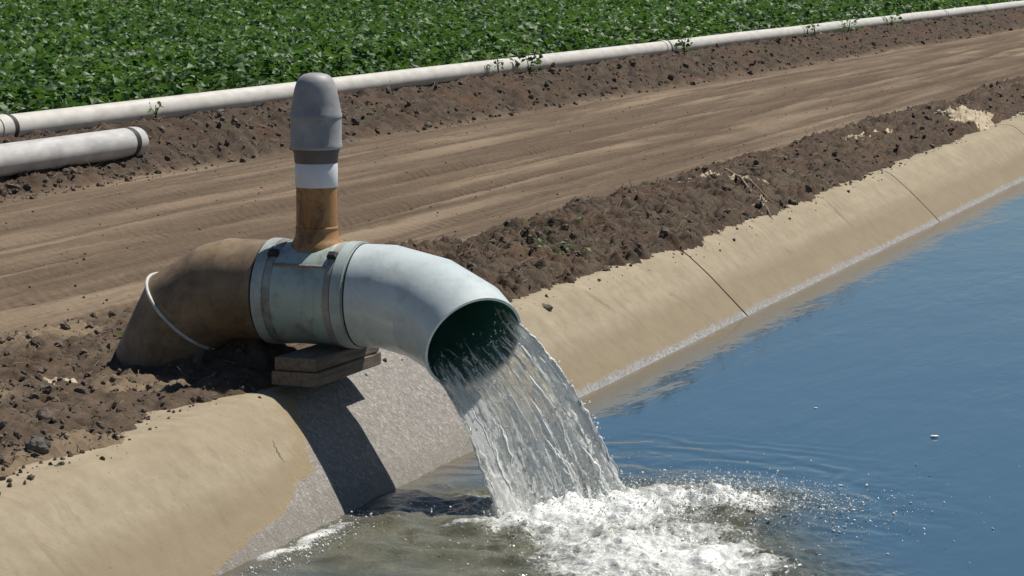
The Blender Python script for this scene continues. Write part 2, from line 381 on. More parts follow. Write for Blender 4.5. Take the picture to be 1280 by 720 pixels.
def ground(x, y):
    x = np.asarray(x, float); y = np.asarray(y, float)
    me_, xe, xr = parts_of(x, y, .045*fbm(x*5, y*4.2, 4, 12)+.022*fbm(x*23, y*19, 3, 14))
    A = np.interp(y, [-6, -1, .9, 2.2, 5, 30], [.04, .02, .02, .05, .06, .065])
    A = A*(.75+.5*vn(x*1.3, y*.9, 31))
    wn = sm(xr-.12, xr+.28, x)*(1-sm(xe-.42, xe+.02, x))
    near = sm(xr-.10, xr+.12, x)
    rough = np.interp(y, [-6, .9, 2, 6], [.55, .5, 1, 1])
    c1 = billow(x*5.5, y*4.2, 4, 41); c2 = fbm(x*17, y*14, 3, 45); c3 = fbm(x*42, y*34, 2, 49)
    lump = (c1-.22)*.085+c2*.034+c3*.022+(billow(x*13, y*11, 3, 47)-.22)*.042+(billow(x*31, y*27, 2, 53)-.25)*.018
    h = wn*A+near*rough*lump*(1-.35*sm(xe-.06, xe+.05, x))
    # level pad and heap where the pipe comes out of the ground
    d = np.hypot((x+.60)/.5, (y+.05)/.45); h = h-.02*np.exp(-d*d*1.4)+.135*np.exp(-((x+.30)/.20)**2-((y-.04)/.20)**2)*(.75+.5*vn(x*9, y*9, 33))+.05*np.exp(-((x+.85)/.2)**2-((y-.1)/.25)**2)
    # soil feathers out over the lining
    under = lining_z(np.clip(x, -.45, 1.2))
    edge = sm(xe-.07, xe+.035, x)
    h = h*(1-edge)+(under-.03)*edge
    # farm track
    xm = x-me_
    rut = 0
    for cx, wd, dp in ((-3.72, .10, .036), (-3.32, .06, .02), (-2.78, .13, .055), (-2.42, .06, .022), (-2.08, .10, .042), (-1.62, .11, .032)):
        g = np.exp(-((xm-cx)/wd)**2)*(.55+.7*vn(y*.35, y*0+cx*7, 61)); rut = rut+g*(dp/.045)
        h = h-g*dp+.55*dp*(np.exp(-((xm-cx-wd*1.8)/wd)**2)+np.exp(-((xm-cx+wd*1.8)/wd)**2))
    troad = sm(-4.6, -4.2, x)*(1-near)
    h = h+troad*(.012*fbm(x*7, y*.5, 4, 65)+.006*fbm(x*14, y*9, 3, 67))
    # berm that carries the pipes
    fb = -4.42+.16*fbm(y*.7, y*0+2, 4, 71)
    up = sm(fb+.12, fb-.75, -(-x)) if False else 1-sm(fb-.72, fb+.10, x)
    far = 1-sm(fb-.10, fb+.12, x)
    h = h+up*.215+far*((billow(x*4.2, y*3.2, 4, 75)-.22)*.10+.02*fbm(x*15, y*12, 3, 79)+(billow(x*11, y*9, 3, 77)-.22)*.06+(billow(x*24, y*20, 2, 81)-.25)*.025)
    h = h-(1-sm(-6.6, -5.75, x))*.09
    clod = np.clip(np.maximum(near*(.75+.25*vn(x*9, y*7, 91))*np.interp(y, [-6, .6, 1.6, 60], [.72, .72, 1, 1]), far), 0, 1)
    field = 1-sm(-5.75, -5.6, x)
    pale = near*sm(.56, .72, vn(x*2.2+7, y*2.2, 95)+.1*fbm(x*11, y*11, 3, 96))*np.interp(y, [-6, .5, 1.5, 60], [.85, .85, .0, .0])
    return h, clod, field, pale, np.clip(rut, 0, 1)*troad
def gz(x, y): return float(ground(np.array([x]), np.array([y]))[0][0])
def steps(*segs):
    out = []
    for a, b, s in segs: out.append(np.arange(a, b-1e-9, s))
    return np.concatenate(out)
def geo(a, b, s0, k):
    out = [a]; s = s0
    while out[-1] < b: out.append(out[-1]+s); s *= k
    return np.array(out)
xs = np.concatenate([-geo(7, 900, .25, 1.25)[::-1], steps((-6.95, -5.6, .06), (-5.6, -4.25, .018), (-4.25, -1.75, .024), (-1.75, .20, .0125)), [.20]])
ys = np.concatenate([-geo(3, 700, .3, 1.3)[::-1], steps((-2.97, 3.6, .0125)), geo(3.6, 60, .0125, 1.0042), geo(61, 1500, 1, 1.25)])
X, Y = np.meshgrid(xs, ys, indexing='ij')
H, CL, FI, PA, RU = ground(X, Y)
# opposite bank, one strip of the same sheet (it stands beside the camera, out of the frame)
gv = np.stack([X, Y, H], -1).reshape(-1, 3); gf = grid_faces(len(xs), len(ys))[:, ::-1]
xo = np.concatenate([[3.30, 3.45, 3.6], geo(3.9, 900, .4, 1.4)]); yo = np.concatenate([-geo(2, 700, 1, 1.4)[::-1], geo(-1, 1500, 1, 1.3)])
XO, YO = np.meshgrid(xo, yo, indexing='ij'); HO = np.where(XO < 3.4, -.05, .0)+.03*fbm(XO*2, YO*2, 3, 5)*(XO > 3.5)
ov = np.stack([XO, YO, HO], -1).reshape(-1, 3); of = grid_faces(len(xo), len(yo))[:, ::-1]+len(gv)
at = {'clod': np.concatenate([CL.ravel(), np.full(len(ov), .3)]), 'field': np.concatenate([FI.ravel(), np.zeros(len(ov))]),
      'pale': np.concatenate([PA.ravel(), np.zeros(len(ov))]), 'rut': np.concatenate([RU.ravel(), np.zeros(len(ov))])}
tag(mesh('ground', np.concatenate([gv, ov]), np.concatenate([gf, of]), M['ground'], attrs=at), kind='structure')
print('ground', len(gv))

# ------------------------------------------------------------------ canal lining: panels with recessed joints
lining = empty('canal_lining'); tag(lining, kind='structure')
joints = [-30, -19.7, -14.9, -10.12, -5.32, 4.28, 9.07, 13.9, 18.7, 23.5, 28.3, 33.1, 37.9, 42.7, 47.5, 120]
prof_x = np.concatenate([np.linspace(-.45, -.06, 4), np.linspace(-.03, .2, 12), np.linspace(.24, .95, 14), [1.78]])
def lining_panel(name, y0, y1, side, parent):
    ny = max(4, int(min(60, (y1-y0)/.12))); yy = np.linspace(y0+.010, y1-.010, ny)
    PX, PY = np.meshgrid(prof_x, yy, indexing='ij'); PZ = lining_z(PX)
    if side > 0: PZ = PZ+.006*fbm(PX*3, PY*2, 3, 21)*(PX < .9)
    v = np.stack([PX, PY, PZ], -1).reshape(-1, 3); lo = v-np.array([.06, 0, .06])
    f = [tuple(int(q) for q in r) for r in grid_faces(len(prof_x), ny)[:, ::-1]]
    n0 = len(v); nx = len(prof_x)
    for i in range(nx-1):
        for j in (0, ny-1):
            a, b = i*ny+j, (i+1)*ny+j; q = (a, b, b+n0, a+n0); f.append(q if j else q[::-1])
    V = np.concatenate([v, lo])
    if side < 0:
        V = V*np.array([-1, 1, 1])+np.array([3.5, 0, 0]); f = [q[::-1] for q in f]
    o = mesh(name, V, f, M['concrete'], parent); split_smooth(o, 50); return o
for a, b in zip(joints[:-1], joints[1:]):
    lining_panel('concrete_panel', a, b, 1, lining)
for j in joints[1:-1]:
    w_ = .025; v = []
    for yy in (j-w_, j+w_):
        for x in prof_x: v.append((x-.012, yy, float(lining_z(x))-.014))
    n = len(prof_x); mesh('joint_filler', v, [(i, i+1, n+i+1, n+i) for i in range(n-1)], M['joint'], lining)
    m = j
def crack(y0, x0, x1, slant, wd, seed):
    v = []; q = np.linspace(0, 1, 26); x = x0+(x1-x0)*q; y = y0+slant*q+.02*fbm(q*6, q*0+seed, 3, seed)
    for i in range(26):
        h = wd*(.3+.7*math.sin(math.pi*min(1, q[i]*1.02+.001)))*.5
        for sgn in (-1, 1): v.append((x[i]+.002, y[i]+sgn*h, float(lining_z(x[i]))+.0055))
    mesh('crack', v, [(2*i, 2*i+1, 2*i+3, 2*i+2) for i in range(25)], M['joint'], lining)
crack(2.75, .03, .17, .06, .005, 3); crack(7.2, .03, .22, -.05, .006, 9); crack(-.62, .12, .19, -.05, .004, 15)
for a, b in zip([-30, -10, 0, 10, 20, 40], [-10, 0, 10, 20, 40, 120]):
    lining_panel('concrete_panel', a, b, -1, lining)

# ------------------------------------------------------------------ discharge pipe
R = .18; ZA = .30
dp = tag(empty('discharge_pipe', (-.6, 0, 0)), 'big teal and brown discharge pipe with grey capped standpipe, pouring water into the canal', 'water pipe')
dp.location = (0, 0, 0)
tube('pipe_tee', [(-.172, 0, ZA), (-.05, 0, ZA), (.05, 0, ZA), (.176, 0, ZA)], R, M['teal'], dp, 64)
k1 = Vector((-.355, 0, ZA)); d2 = Vector((-math.cos(math.radians(31)), 0, -math.sin(math.radians(31)))); d3 = Vector((-math.cos(math.radians(62)), 0, -math.sin(math.radians(62))))
k2 = k1+d2*.18; k3 = k2+d3*.42
el = tube('inlet_elbow', [(-.176, 0, ZA), (-.28, 0, ZA), tuple(k1+Vector((.03, 0, 0))), tuple(k1+d2*.03), tuple(k2), tuple(k3)], R-.002, M['brown'], dp, 64, sharp=14)
bis = (d2+d3).normalized()
# weld bead round the lower mitre
bd = []; dd, a_, b_ = frame(bis); sc_ = 1/math.cos(math.radians(16.5))
for t in np.linspace(0, 2*math.pi, 64, endpoint=False):
    p = a_*math.cos(t)+b_*math.sin(t); side = Vector((0, 1, 0)); inpl = p-side*p.dot(side)
    c = k2+side*p.dot(side)*R+inpl*R*sc_; out = (side*p.dot(side)+inpl).normalized()
    for q in np.linspace(0, 2*math.pi, 6, endpoint=False): bd.append(tuple(c+out*(math.cos(q)*.0065+.001)+dd*math.sin(q)*.0065))
bf = [(i*6+j, i*6+(j+1) % 6, ((i+1) % 64)*6+(j+1) % 6, ((i+1) % 64)*6+j) for i in range(64) for j in range(6)]
mesh('weld_bead', bd, bf, M['weld'], el)
# outlet elbow, a 45 degree bend rolled towards the camera, made of three mitred pieces
dn = Vector((0, -.80, -.60)).normalized(); ang = math.radians(46); RB = .65
def bend(a): return Vector((.185, 0, ZA))+Vector((1, 0, 0))*RB*math.sin(a)+dn*RB*(1-math.cos(a))
nm = (Vector((1, 0, 0))*math.cos(ang)+dn*math.sin(ang)).normalized()
E_ = bend(ang)
path = [Vector((.181, 0, ZA))]
for i in range(3):
    # tangent polygon: kinks a third of the bend apart
    a = ang*(i+.5)/3; path.append(Vector((.185, 0, ZA))+Vector((1, 0, 0))*RB*math.sin(a)/math.cos(ang/6)+dn*RB*(1-math.cos(a)/math.cos(ang/6)))
path.append(bend(ang))
MO = path[-1]
vo = sweep([tuple(p) for p in path], R, 72); vi = sweep([tuple(p) for p in path], R-.009, 72); m = len(path); n = 72
fo = [tuple(int(q) for q in r) for r in grid_faces(m, n, True)]
oe = mesh('outlet_elbow', vo, fo, M['outlet'], dp); split_smooth(oe, 13.5)
mesh('inner_lining', vi, [f[::-1] for f in fo], M['inner'], oe)
rim_v = np.concatenate([vo[(m-1)*n:], vi[(m-1)*n:]]); mesh('rim', rim_v, [(j, (j+1) % n, n+(j+1) % n, n+j) for j in range(n)], M['outlet'], oe)
# collars, straps, buckles
for s in (-1, 1):
    x0, x1 = sorted((s*.172, s*.128)); band('pipe_collar', x0, x1, R-.004, R+.007, M['collar'], dp, (0, 0, ZA))
    x0, x1 = sorted((s*.128, s*.100)); st = band('clamp_strap', x0, x1, R-.004, R+.004, M['strap'], dp, (0, 0, ZA))
    t = math.radians(52)
    c = Vector((s*.113, -math.cos(t)*(R+.008), ZA+math.sin(t)*(R+.008)))
    nrm = Vector((0, -math.cos(t), math.sin(t))); tn = Vector((0, math.sin(t), math.cos(t))); v = []
    for zz, k in ((-.008, 1), (.008, 1), (.014, .7)):
        for p, q in ((-1, -1), (1, -1), (1, 1), (-1, 1)): v.append(tuple(c+Vector((1, 0, 0))*p*.017*k+tn*q*.012*k+nrm*zz))
    mesh('buckle', v, [(0, 1, 5, 4), (1, 2, 6, 5), (2, 3, 7, 6), (3, 0, 4, 7), (4, 5, 9, 8), (5, 6, 10, 9), (6, 7, 11, 10), (7, 4, 8, 11), (8, 9, 10, 11)], M['black'], st, smooth=False)
    g = s*.1785; band('joint_gap', g-.0045, g+.0045, R-.012, R-.001 if s < 0 else R+.002, M['black'], dp, (0, 0, ZA))
# lap seam along the tee
t = math.radians(38); v = []
for x in (-.10, .10):
    for a, r in ((-.03, .001), (-.025, .005), (.025, .005), (.03, .001)):
        v.append((x, -math.cos(t+a)*(R+r), ZA+math.sin(t+a)*(R+r)))
mesh('lap_seam', v, [(i, i+1, 5+i, 4+i) for i in range(3)], M['seam'], dp)
# standpipe with its vent cap
zt = ZA
sp = lathe('standpipe', [(.098, .155), (.094, .172), (.084, .186), (.076, .200), (.0735, .222), (.0745, .224), (.0745, .232), (.072, .236), (.071, .40)], M['rust'], dp, base=(0, 0, ZA))
lathe('pipe_band', [(.0735, .374), (.0745, .376), (.0745, .455), (.0735, .457)], M['white'], dp, base=(0, 0, ZA))
lathe('cap_collar', [(.072, .455), (.076, .462), (.0775, .488), (.083, .503), (.083, .512)], M['capdark'], dp, base=(0, 0, ZA))
vc = lathe('vent_cap', [(.087, .506), (.0915, .512), (.0915, .522), (.0895, .527), (.0895, .613), (.092, .617), (.092, .625), (.089, .632), (.083, .664), (.0785, .69), (.073, .716), (.066, .738), (.056, .754), (.042, .764), (.022, .769), (.0, .770)], M['cap'], dp, base=(0, 0, ZA))

# ------------------------------------------------------------------ planks under the pipe
def plank(x0, x1, y0, y1, z0, z1, label, tw):
    bmv = []; ny = 10
    for i, yy in enumerate(np.linspace(y0, y1, ny)):
        j = .0015*math.sin(i*2.1+tw*30); c = .004
        for dx, dz in ((0, c), (c, 0), (1, 0), (2, c), (2, 1), (1, 2), (c, 2), (0, 1)):
            pass
        for x, z in ((x0+c, z0), (x1-c, z0), (x1, z0+c), (x1, z1-c), (x1-c, z1), (x0+c, z1), (x0, z1-c), (x0, z0+c)):
            bmv.append((x+j+tw*(yy-y0), yy, z+j*.6))
    f = [tuple(int(q) for q in r) for r in grid_faces(ny, 8, True)[:, ::-1]]
    o = mesh('wooden_plank', bmv, f+[tuple(range(8)), tuple(range((ny-1)*8+7, (ny-1)*8-1, -1))], M['wood'], smooth=False)
    return tag(o, label, 'plank', 'planks stacked under the pipe')
plank(-.035, .135, -.30, .22, .020, .067, 'lower weathered plank of the stack under the pipe, lying on the canal lip', .015)
plank(-.028, .128, -.29, .20, .069, .114, 'upper weathered plank of the stack, touching the underside of the pipe', .03)

# ------------------------------------------------------------------ field pipes
def field_pipe(x, z, r, ys_, mat, label, open_end=None):
    g = tag(empty('irrigation_pipe', (x, ys_[0], z)), label, 'irrigation pipe'); base = Vector((x, ys_[0], z))
    for a, b in zip(ys_[:-1], ys_[1:]):
        s = tube('pipe_section', [(0, a-ys_[0]+.035, 0), (0, (a+b)/2-ys_[0], .006), (0, b-ys_[0]-.035, 0)], r, mat, g, 28)
    for a in ys_[1:-1] if open_end is None else []:
        band('coupling', a-ys_[0]-.16, a-ys_[0]-.03, r-.002, r+.007, mat, g, axis=(0, 1, 0), n=28)
        band('rubber_ring', a-ys_[0]-.03, a-ys_[0]+.03, r-.006, r+.004, M['black'], g, axis=(0, 1, 0), n=28)
    return g
field_pipe(-5.36, .315, .088, [-14, -2, 6.55, 21.0, 27.4, 32.5, 37.4, 41.2, 47, 53, 59, 65, 71], M['alu'], 'long white jointed irrigation pipe lying along the edge of the crop field')
sp2 = field_pipe(-4.76, .195, .102, [-9, -2, 7.1], M['alug'], 'short grey white pipe with a grooved open end, lying below the long one', True)
e = 7.1+9
band('rubber_ring', e-.04, e+.02, .09, .103, M['black'], sp2, axis=(0, 1, 0), n=28)
lathe_ring('pipe_end', [(.098, e+.015), (.105, e+.02), (.105, e+.05), (.10, e+.12), (.094, e+.125), (.092, e+.02)], M['alug'], sp2, (0, 0, 0), (0, 1, 0), 28)
tube('coupling', [(0, 6.9, 0), (0, 7.1, 0)], .108, M['alug'], sp2, 28)
def disc(name, c, r, mat, parent):
    v = [(c[0]+r*math.cos(t), c[1], c[2]+r*math.sin(t)) for t in np.linspace(0, 2*math.pi, 28, endpoint=False)]
    return mesh(name, v, [tuple(range(28))], mat, parent)
disc('end_bore_dark', (0, e+.03, 0), .095, M['black'], sp2)  # black disc standing in for the darkness inside the open end

# ------------------------------------------------------------------ crop field
def leaves(P, size, up=.55, tint=None):
    n = len(P); d = rng.normal(size=(n, 3)); d[:, 2] *= .35; d /= np.linalg.norm(d, axis=1)[:, None]
    nn = rng.normal(size=(n, 3))*up+np.array([0, 0, 1.0]); nn -= d*np.sum(nn*d, 1)[:, None]; nn /= np.linalg.norm(nn, axis=1)[:, None]
    s = np.cross(nn, d); L = size[:, None]
    b = P-d*L*.5; tip = P+d*L*.55-nn*L*.10; mid = P+nn*L*.03-d*L*.08
    l = mid+s*L*.40+nn*L*.10; r = mid-s*L*.40+nn*L*.10
    v = np.stack([b, l, mid, r, tip], 1).reshape(-1, 3)
    o = (np.arange(n)*5)[:, None, None]; f = (np.array([[0, 2, 1], [0, 3, 2], [1, 2, 4], [2, 3, 4]])[None]+o).reshape(-1, 3)
    tn = np.repeat(np.clip(rng.beta(2, 2.6, n) if tint is None else tint, 0, 1), 5)
    return v, f, tn
def canopy(x, y):
    return .50+.07*fbm(x*.9, y*.9, 3, 201)+.05*np.cos((x+5.9)*2*math.pi/.95)
LV, LF, LT = [], [], []; nv = 0
Cx, Cy = CAM.x, CAM.y
for r0, r1, dens, sz in ((12, 19, 800, .083), (19, 27, 600, .086), (27, 40, 380, .095), (40, 60, 200, .115), (60, 115, 60, .17)):
    amin, amax = math.radians(-20.92-16.5), math.radians(-20.92+13.5)
    N = int(dens*(r1*r1-r0*r0)*(amax-amin)/2)
    rr = np.sqrt(rng.uniform(r0*r0, r1*r1, N)); aa = rng.uniform(amin, amax, N)
    x = Cx+rr*np.sin(aa); y = Cy+rr*np.cos(aa)
    fe = -5.62-.10*fbm(y*1.7, y*0+1, 3, 203); k = x < fe; x = x[k]; y = y[k]; fe = fe[k]
    top = canopy(x, y)-.13*np.clip(billow(x*2.1, y*2.1, 2, 209)*1.6-.5, 0, 1)
    # gaps between plants read as darker pockets
    front = np.clip((fe-x)/.35, 0, 1); top = .16+(top-.16)*np.sqrt(.25+.75*front)
    dep = rng.exponential(.07, len(x)); dep = np.where(front < 1, rng.uniform(0, .34, len(x)), dep)
    z = np.maximum(.14, top+.15-.12-dep+.035*rng.normal(size=len(x)))
    s_ = sz*rng.uniform(.6, 1.35, len(x))
    tn = np.clip(rng.beta(2, 2.6, len(x))+.22*fbm(x*.8, y*.8, 2, 207), 0, 1)
    v, f, tt = leaves(np.stack([x, y, z], -1), s_, .6, tn); LV.append(v); LF.append(f+nv); LT.append(tt); nv += len(v)
tag(mesh('crop_field', np.concatenate(LV), np.concatenate(LF), M['leaf'], smooth=False, attrs={'tint': np.concatenate(LT)}), kind='stuff')
print('crop verts', nv)

# weeds that stand in front of the pipe
def weed(x, y, h, nl, label, spread=.10, size=.05):
    z0 = gz(x, y)-.01; g = tag(empty('weed_plant', (x, y, z0)), label, 'weed', 'weeds growing beside the pipes and bank')
    V = []; st = []
    for k in range(3):
        a = rng.uniform(0, 6.28); tip = np.array([math.cos(a)*spread*.7, math.sin(a)*spread*.7, h*rng.uniform(.75, 1)]); st.append(tip)
    sv = []; sf = []
    for tip in st:
        b0 = len(sv)
        for q, r in ((0, .006), (.5, .0045), (1, .002)):
            p = tip*q*np.array([q, q, 1]) if q else tip*0
            for c in range(5): sv.append((p[0]+r*math.cos(c*1.257), p[1]+r*math.sin(c*1.257), p[2]))
        sf += [tuple(int(i)+b0 for i in f) for f in grid_faces(3, 5, True)]
    mesh('stem', sv, sf, M['leaf'], g, attrs={'tint': np.full(len(sv), .7)})
    P = np.array([st[i % 3] for i in range(nl)])*rng.uniform(.25, 1.05, (nl, 1))+rng.normal(size=(nl, 3))*spread*.45
    P[:, 2] = np.clip(P[:, 2], .02, None)
    v, f, tn = leaves(P, size*rng.uniform(.6, 1.3, nl), .8, np.clip(rng.beta(2, 2, nl)+.1, 0, 1))
    mesh('foliage', v, f, M['leaf'], g, smooth=False, attrs={'tint': tn})
weed(-5.16, 15.9, .34, 60, 'bushiest green weed growing in front of the long white pipe, near mid frame', .12, .07)
weed(-5.18, 15.1, .24, 26, 'small thin weed against the long white pipe, just left of the bushiest one', .09, .05)
weed(-5.18, 21.2, .27, 34, 'drooping weed leaning over the long white pipe, next past the bushiest one', .12, .07)
weed(-5.18, 27.5, .24, 30, 'weed at a dark joint of the long white pipe, third of those up the line', .13, .06)
weed(-5.15, 29.4, .27, 50, 'wide low weed hiding part of the long white pipe far along the track', .24, .07)
weed(-5.18, 32.4, .25, 30, 'farthest small weed standing against the long white pipe', .14, .07)
weed(-5.2, 8.3, .12, 12, 'tiny sprout under the near stretch of the long white pipe, left of the standpipe', .06, .04)
weed(-.30, 3.25, .07, 60, 'low flat patch of green weed on the soil berm beside the outlet elbow', .16, .03)
weed(-.78, .12, .06, 22, 'low green weed on the soil just left of the brown riser', .07, .03)

# ------------------------------------------------------------------ loose soil clods
def clods(n, xf, yr, smin, smax, mat, base, keep=None, pw=2.5):
    y = rng.uniform(0, 1, n)**1.5*(yr[1]-yr[0])+yr[0]; x = xf(y, n)
    h = np.where(x > -.45, np.maximum(ground(x, y)[0], lining_z(x)), ground(x, y)[0]); s = smin+(smax-smin)*rng.uniform(0, 1, n)**pw
    return np.stack([x, y, h+s*.25], -1), s
def near_x(y, n):
    _, xe, xr = parts_of(y, y); return xr+.05+(xe-xr-.06)*rng.uniform(0, 1, n)
def lip_x(y, n):
    _, xe, xr = parts_of(y, y); return xe-.05+.13*rng.uniform(0, 1, n)**1.7
def far_x(y, n): return rng.uniform(-5.2, -4.35, n)
def road_x(y, n): return rng.uniform(-4.3, -1.2, n)
V, F = [], []; o_ = 0
for args in ((2600, near_x, (-2.6, 24), .003, .022, 5, ICO2), (260, near_x, (-2.6, 20), .012, .034, 3, ICO2), (3600, near_x, (-2.6, 1.5), .002, .014, 5, ICO1), (900, lip_x, (-2.4, 20), .002, .013, 4, ICO1), (2600, far_x, (4.5, 45), .006, .028, 4, ICO1), (500, far_x, (4.5, 40), .014, .045, 4, ICO2), (1300, road_x, (-.5, 22), .003, .009, 3, ICO1)):
    p, s = clods(args[0], args[1], args[2], args[3], args[4], None, args[6], pw=args[5])
    v, f = scatter_blobs(p, s, args[6], (1, 1, .75), .22); V.append(v); F.append(f+o_); o_ += len(v)
tag(mesh('soil_crumbs', np.concatenate(V), np.concatenate(F), M['clod'], smooth=False), kind='stuff')
def slivers(n, xf, yr, l0, l1, wd):
    y = rng.uniform(0, 1, n)**1.6*(yr[1]-yr[0])+yr[0]; x = xf(y, n); h = ground(x, y)[0]
    a = rng.uniform(0, 6.28, n); L = rng.uniform(l0, l1, n)*.5; tl = rng.normal(size=n)*.35
    d = np.stack([np.cos(a)*L, np.sin(a)*L, tl*L], -1); c = np.stack([x, y, h+.006+np.abs(tl)*L*.6], -1)
    s_ = np.stack([-np.sin(a), np.cos(a), 0*a], -1)*wd; u = np.array([0, 0, wd*1.3])
    v = np.stack([c-d+s_, c-d-s_, c-d+u, c+d+s_*.6, c+d-s_*.6, c+d+u*.6], 1).reshape(-1, 3)
    f = (np.array([[0, 1, 4, 3], [1, 2, 5, 4], [2, 0, 3, 5]])[None]+(np.arange(n)*6)[:, None, None]).reshape(-1, 4)
    return v, f
va, fa_ = slivers(2600, near_x, (1.2, 22), .02, .10, .0022); vb, fb_ = slivers(500, near_x, (-2.4, 1.2), .015, .06, .0018); vc_, fc_ = slivers(900, far_x, (5, 35), .03, .12, .003)
tag(mesh('plant_litter', np.concatenate([va, vb, vc_]), np.concatenate([fa_, fb_+len(va), fc_+len(va)+len(vb)]), M['twig'], smooth=False), kind='stuff')
def clod_thing(x, y, s, label, mat, sq=(1, 1, .7)):
    v, f = ICO3; vv = v*(1+.28*fbm(v[:, 0]*2+x*9, v[:, 1]*2+v[:, 2]*2.7, 3, 301)[:, None]+.10*fbm(v[:, 0]*6, v[:, 1]*6+v[:, 2]*5, 2, 305)[:, None])*np.array(sq)*s
    o = mesh('soil_clod', vv, f, mat, smooth=False); o.location = (x, y, gz(x, y)+s*.35); return tag(o, label, 'soil clod', 'large soil clods')
clod_thing(-.19, -1.56, .038, 'round dark grey clod on the crumbly soil at the lower left', M['greyclod'], (1, 1, .85))
clod_thing(-.07, -1.66, .03, 'smaller dark clod just in front of the round dark grey one', M['greyclod'])
clod_thing(.02, 2.22, .035, 'flat brown clod lying on the bare concrete lip beside the outlet elbow', M['clod'], (1.3, .9, .5))
clod_thing(-.02, 2.0, .025, 'small brown clod on the concrete lip nearest the pipe mouth', M['clod'], (1.3, 1, .6))
clod_thing(.115, 3.55, .014, 'tiny dark clod stuck alone on the concrete slope below the berm', M['clod'])
clod_thing(-5.0, 4.9, .09, 'largest clod in the dark berm below the short grey pipe', M['clod'], (1.4, 1, .6))

# pale crusts and twigs on the berm
def crust(cx, cy, lx, ly, rot, label, seed, lift=.014):
    nu, nvv = 40, 22; u, v = np.meshgrid(np.linspace(-1, 1, nu), np.linspace(-1, 1, nvv), indexing='ij')
    edge = 1-.45*np.abs(fbm(u*3, v*3, 3, seed)); px = u*lx*edge; py = v*ly*edge*(.35+.65*(u*.5+.5)); c, s = math.cos(rot), math.sin(rot)
    x = cx+px*c-py*s; y = cy+px*s+py*c
    z = ground(x, y)[0]+lift-.012+.02*fbm(x*6, y*6, 3, seed+3)+.022*fbm(x*22, y*22, 3, seed+7)-.03*np.maximum(np.abs(u), np.abs(v))**6
    o = mesh('pale_crust', np.stack([x-cx, y-cy, z], -1).reshape(-1, 3), grid_faces(nu, nvv)[:, ::-1], M['sheet'])
    o.location = (cx, cy, 0); md = o.modifiers.new('thickness', 'SOLIDIFY'); md.thickness = .012; md.offset = -1
    return tag(o, label, 'dried crust', 'pale crusts on the dirt')
crust(-.64, 6.95, .42, .20, math.radians(62), 'widest pale crust with a pointed end, at the middle of the soil berm', 401)
crust(-.34, 13.7, .30, 1.0, math.radians(15), 'lumpy pale crust farthest along the soil berm', 411, .03)
crust(-.62, 11.0, .13, .9, math.radians(0), 'thin pale streak of crust on top of the berm, second farthest', 421, .012)
crust(-.08, 6.05, .05, .22, math.radians(10), 'small pale crust beside the dry twigs at the edge of the concrete', 431)
crust(-.76, -.52, .13, .20, math.radians(30), 'pale sandy crust on the ground left of the brown riser', 441, .006)
def twig(pts, r, label):
    o = tube('dry_twig', [(x, y, gz(x, y)+dz) for x, y, dz in pts], list(np.linspace(r*.6, r*.25, len(pts))), M['twig'], None, 8, (True, True), 80)
    return tag(o, label, 'twig', 'dry twigs on the berm')
twig([(-.62, 7.25, .03), (-.42, 6.9, .035), (-.22, 6.5, .03), (-.08, 6.15, .03), (.05, 5.95, .02), (.10, 5.9, .015)], .016, 'longer dry twig lying down the berm from the widest pale crust')
twig([(-.40, 7.0, .03), (-.25, 6.65, .05), (-.10, 6.4, .045), (-.02, 6.2, .03)], .010, 'shorter dry twig beside the longer one on the berm')

# ------------------------------------------------------------------ falling water
right = Vector((-nm.y, nm.x, 0)).normalized(); upv = nm.cross(right)*-1
if upv.z < 0: upv = -upv
def rimp(th, r=R-.010): return MO+right*math.cos(th)*r+upv*math.sin(th)*r
thR, thL = math.radians(22), math.radians(-128)       # where the water surface meets the rim
g = 9.81
pR, pL = rimp(thR), rimp(thL)
def tland(z0, vz): return (vz+math.sqrt(vz*vz+2*g*(z0-ZW)))/g
VZ = -1.15
vR = (Vector((1.17, -.09, 0))-Vector((pR.x, pR.y, 0)))/tland(pR.z, VZ); vL = (Vector((.86, -.45, 0))-Vector((pL.x, pL.y, 0)))/tland(pL.z, VZ)
NS, NTT = 320, 260
loop = []
n1 = 210
for i in range(n1): loop.append(rimp(thL+(thR-thL)*i/(n1-1)))
for i in range(1, NS-n1+1):
    q = i/(NS-n1+1); sag = math.sin(q*math.pi); loop.append(pR.lerp(pL, q)+(-upv*.5+right*.5)*.035*sag-nm*.0)
loop = np.array([tuple(p) for p in loop]); chord = np.array(tuple((pR-pL))); cl = np.linalg.norm(chord)
a = np.clip((loop-np.array(tuple(pL))) @ chord/cl**2, -.15, 1.1)[:, None]
vel = np.array(tuple(vL))[None]*(1-a)+np.array(tuple(vR))[None]*a; vel[:, 2] = VZ
cen = loop.mean(0); su = np.concatenate([np.arange(n1)/n1, 1-(np.arange(NS-n1)+.5)/(NS-n1)])
Tm = tland(cen[2], VZ)*1.12; rows = []; SV = []; SU = []; RIM = []
onrad = loop-cen; onrad /= np.linalg.norm(onrad, axis=1)[:, None]
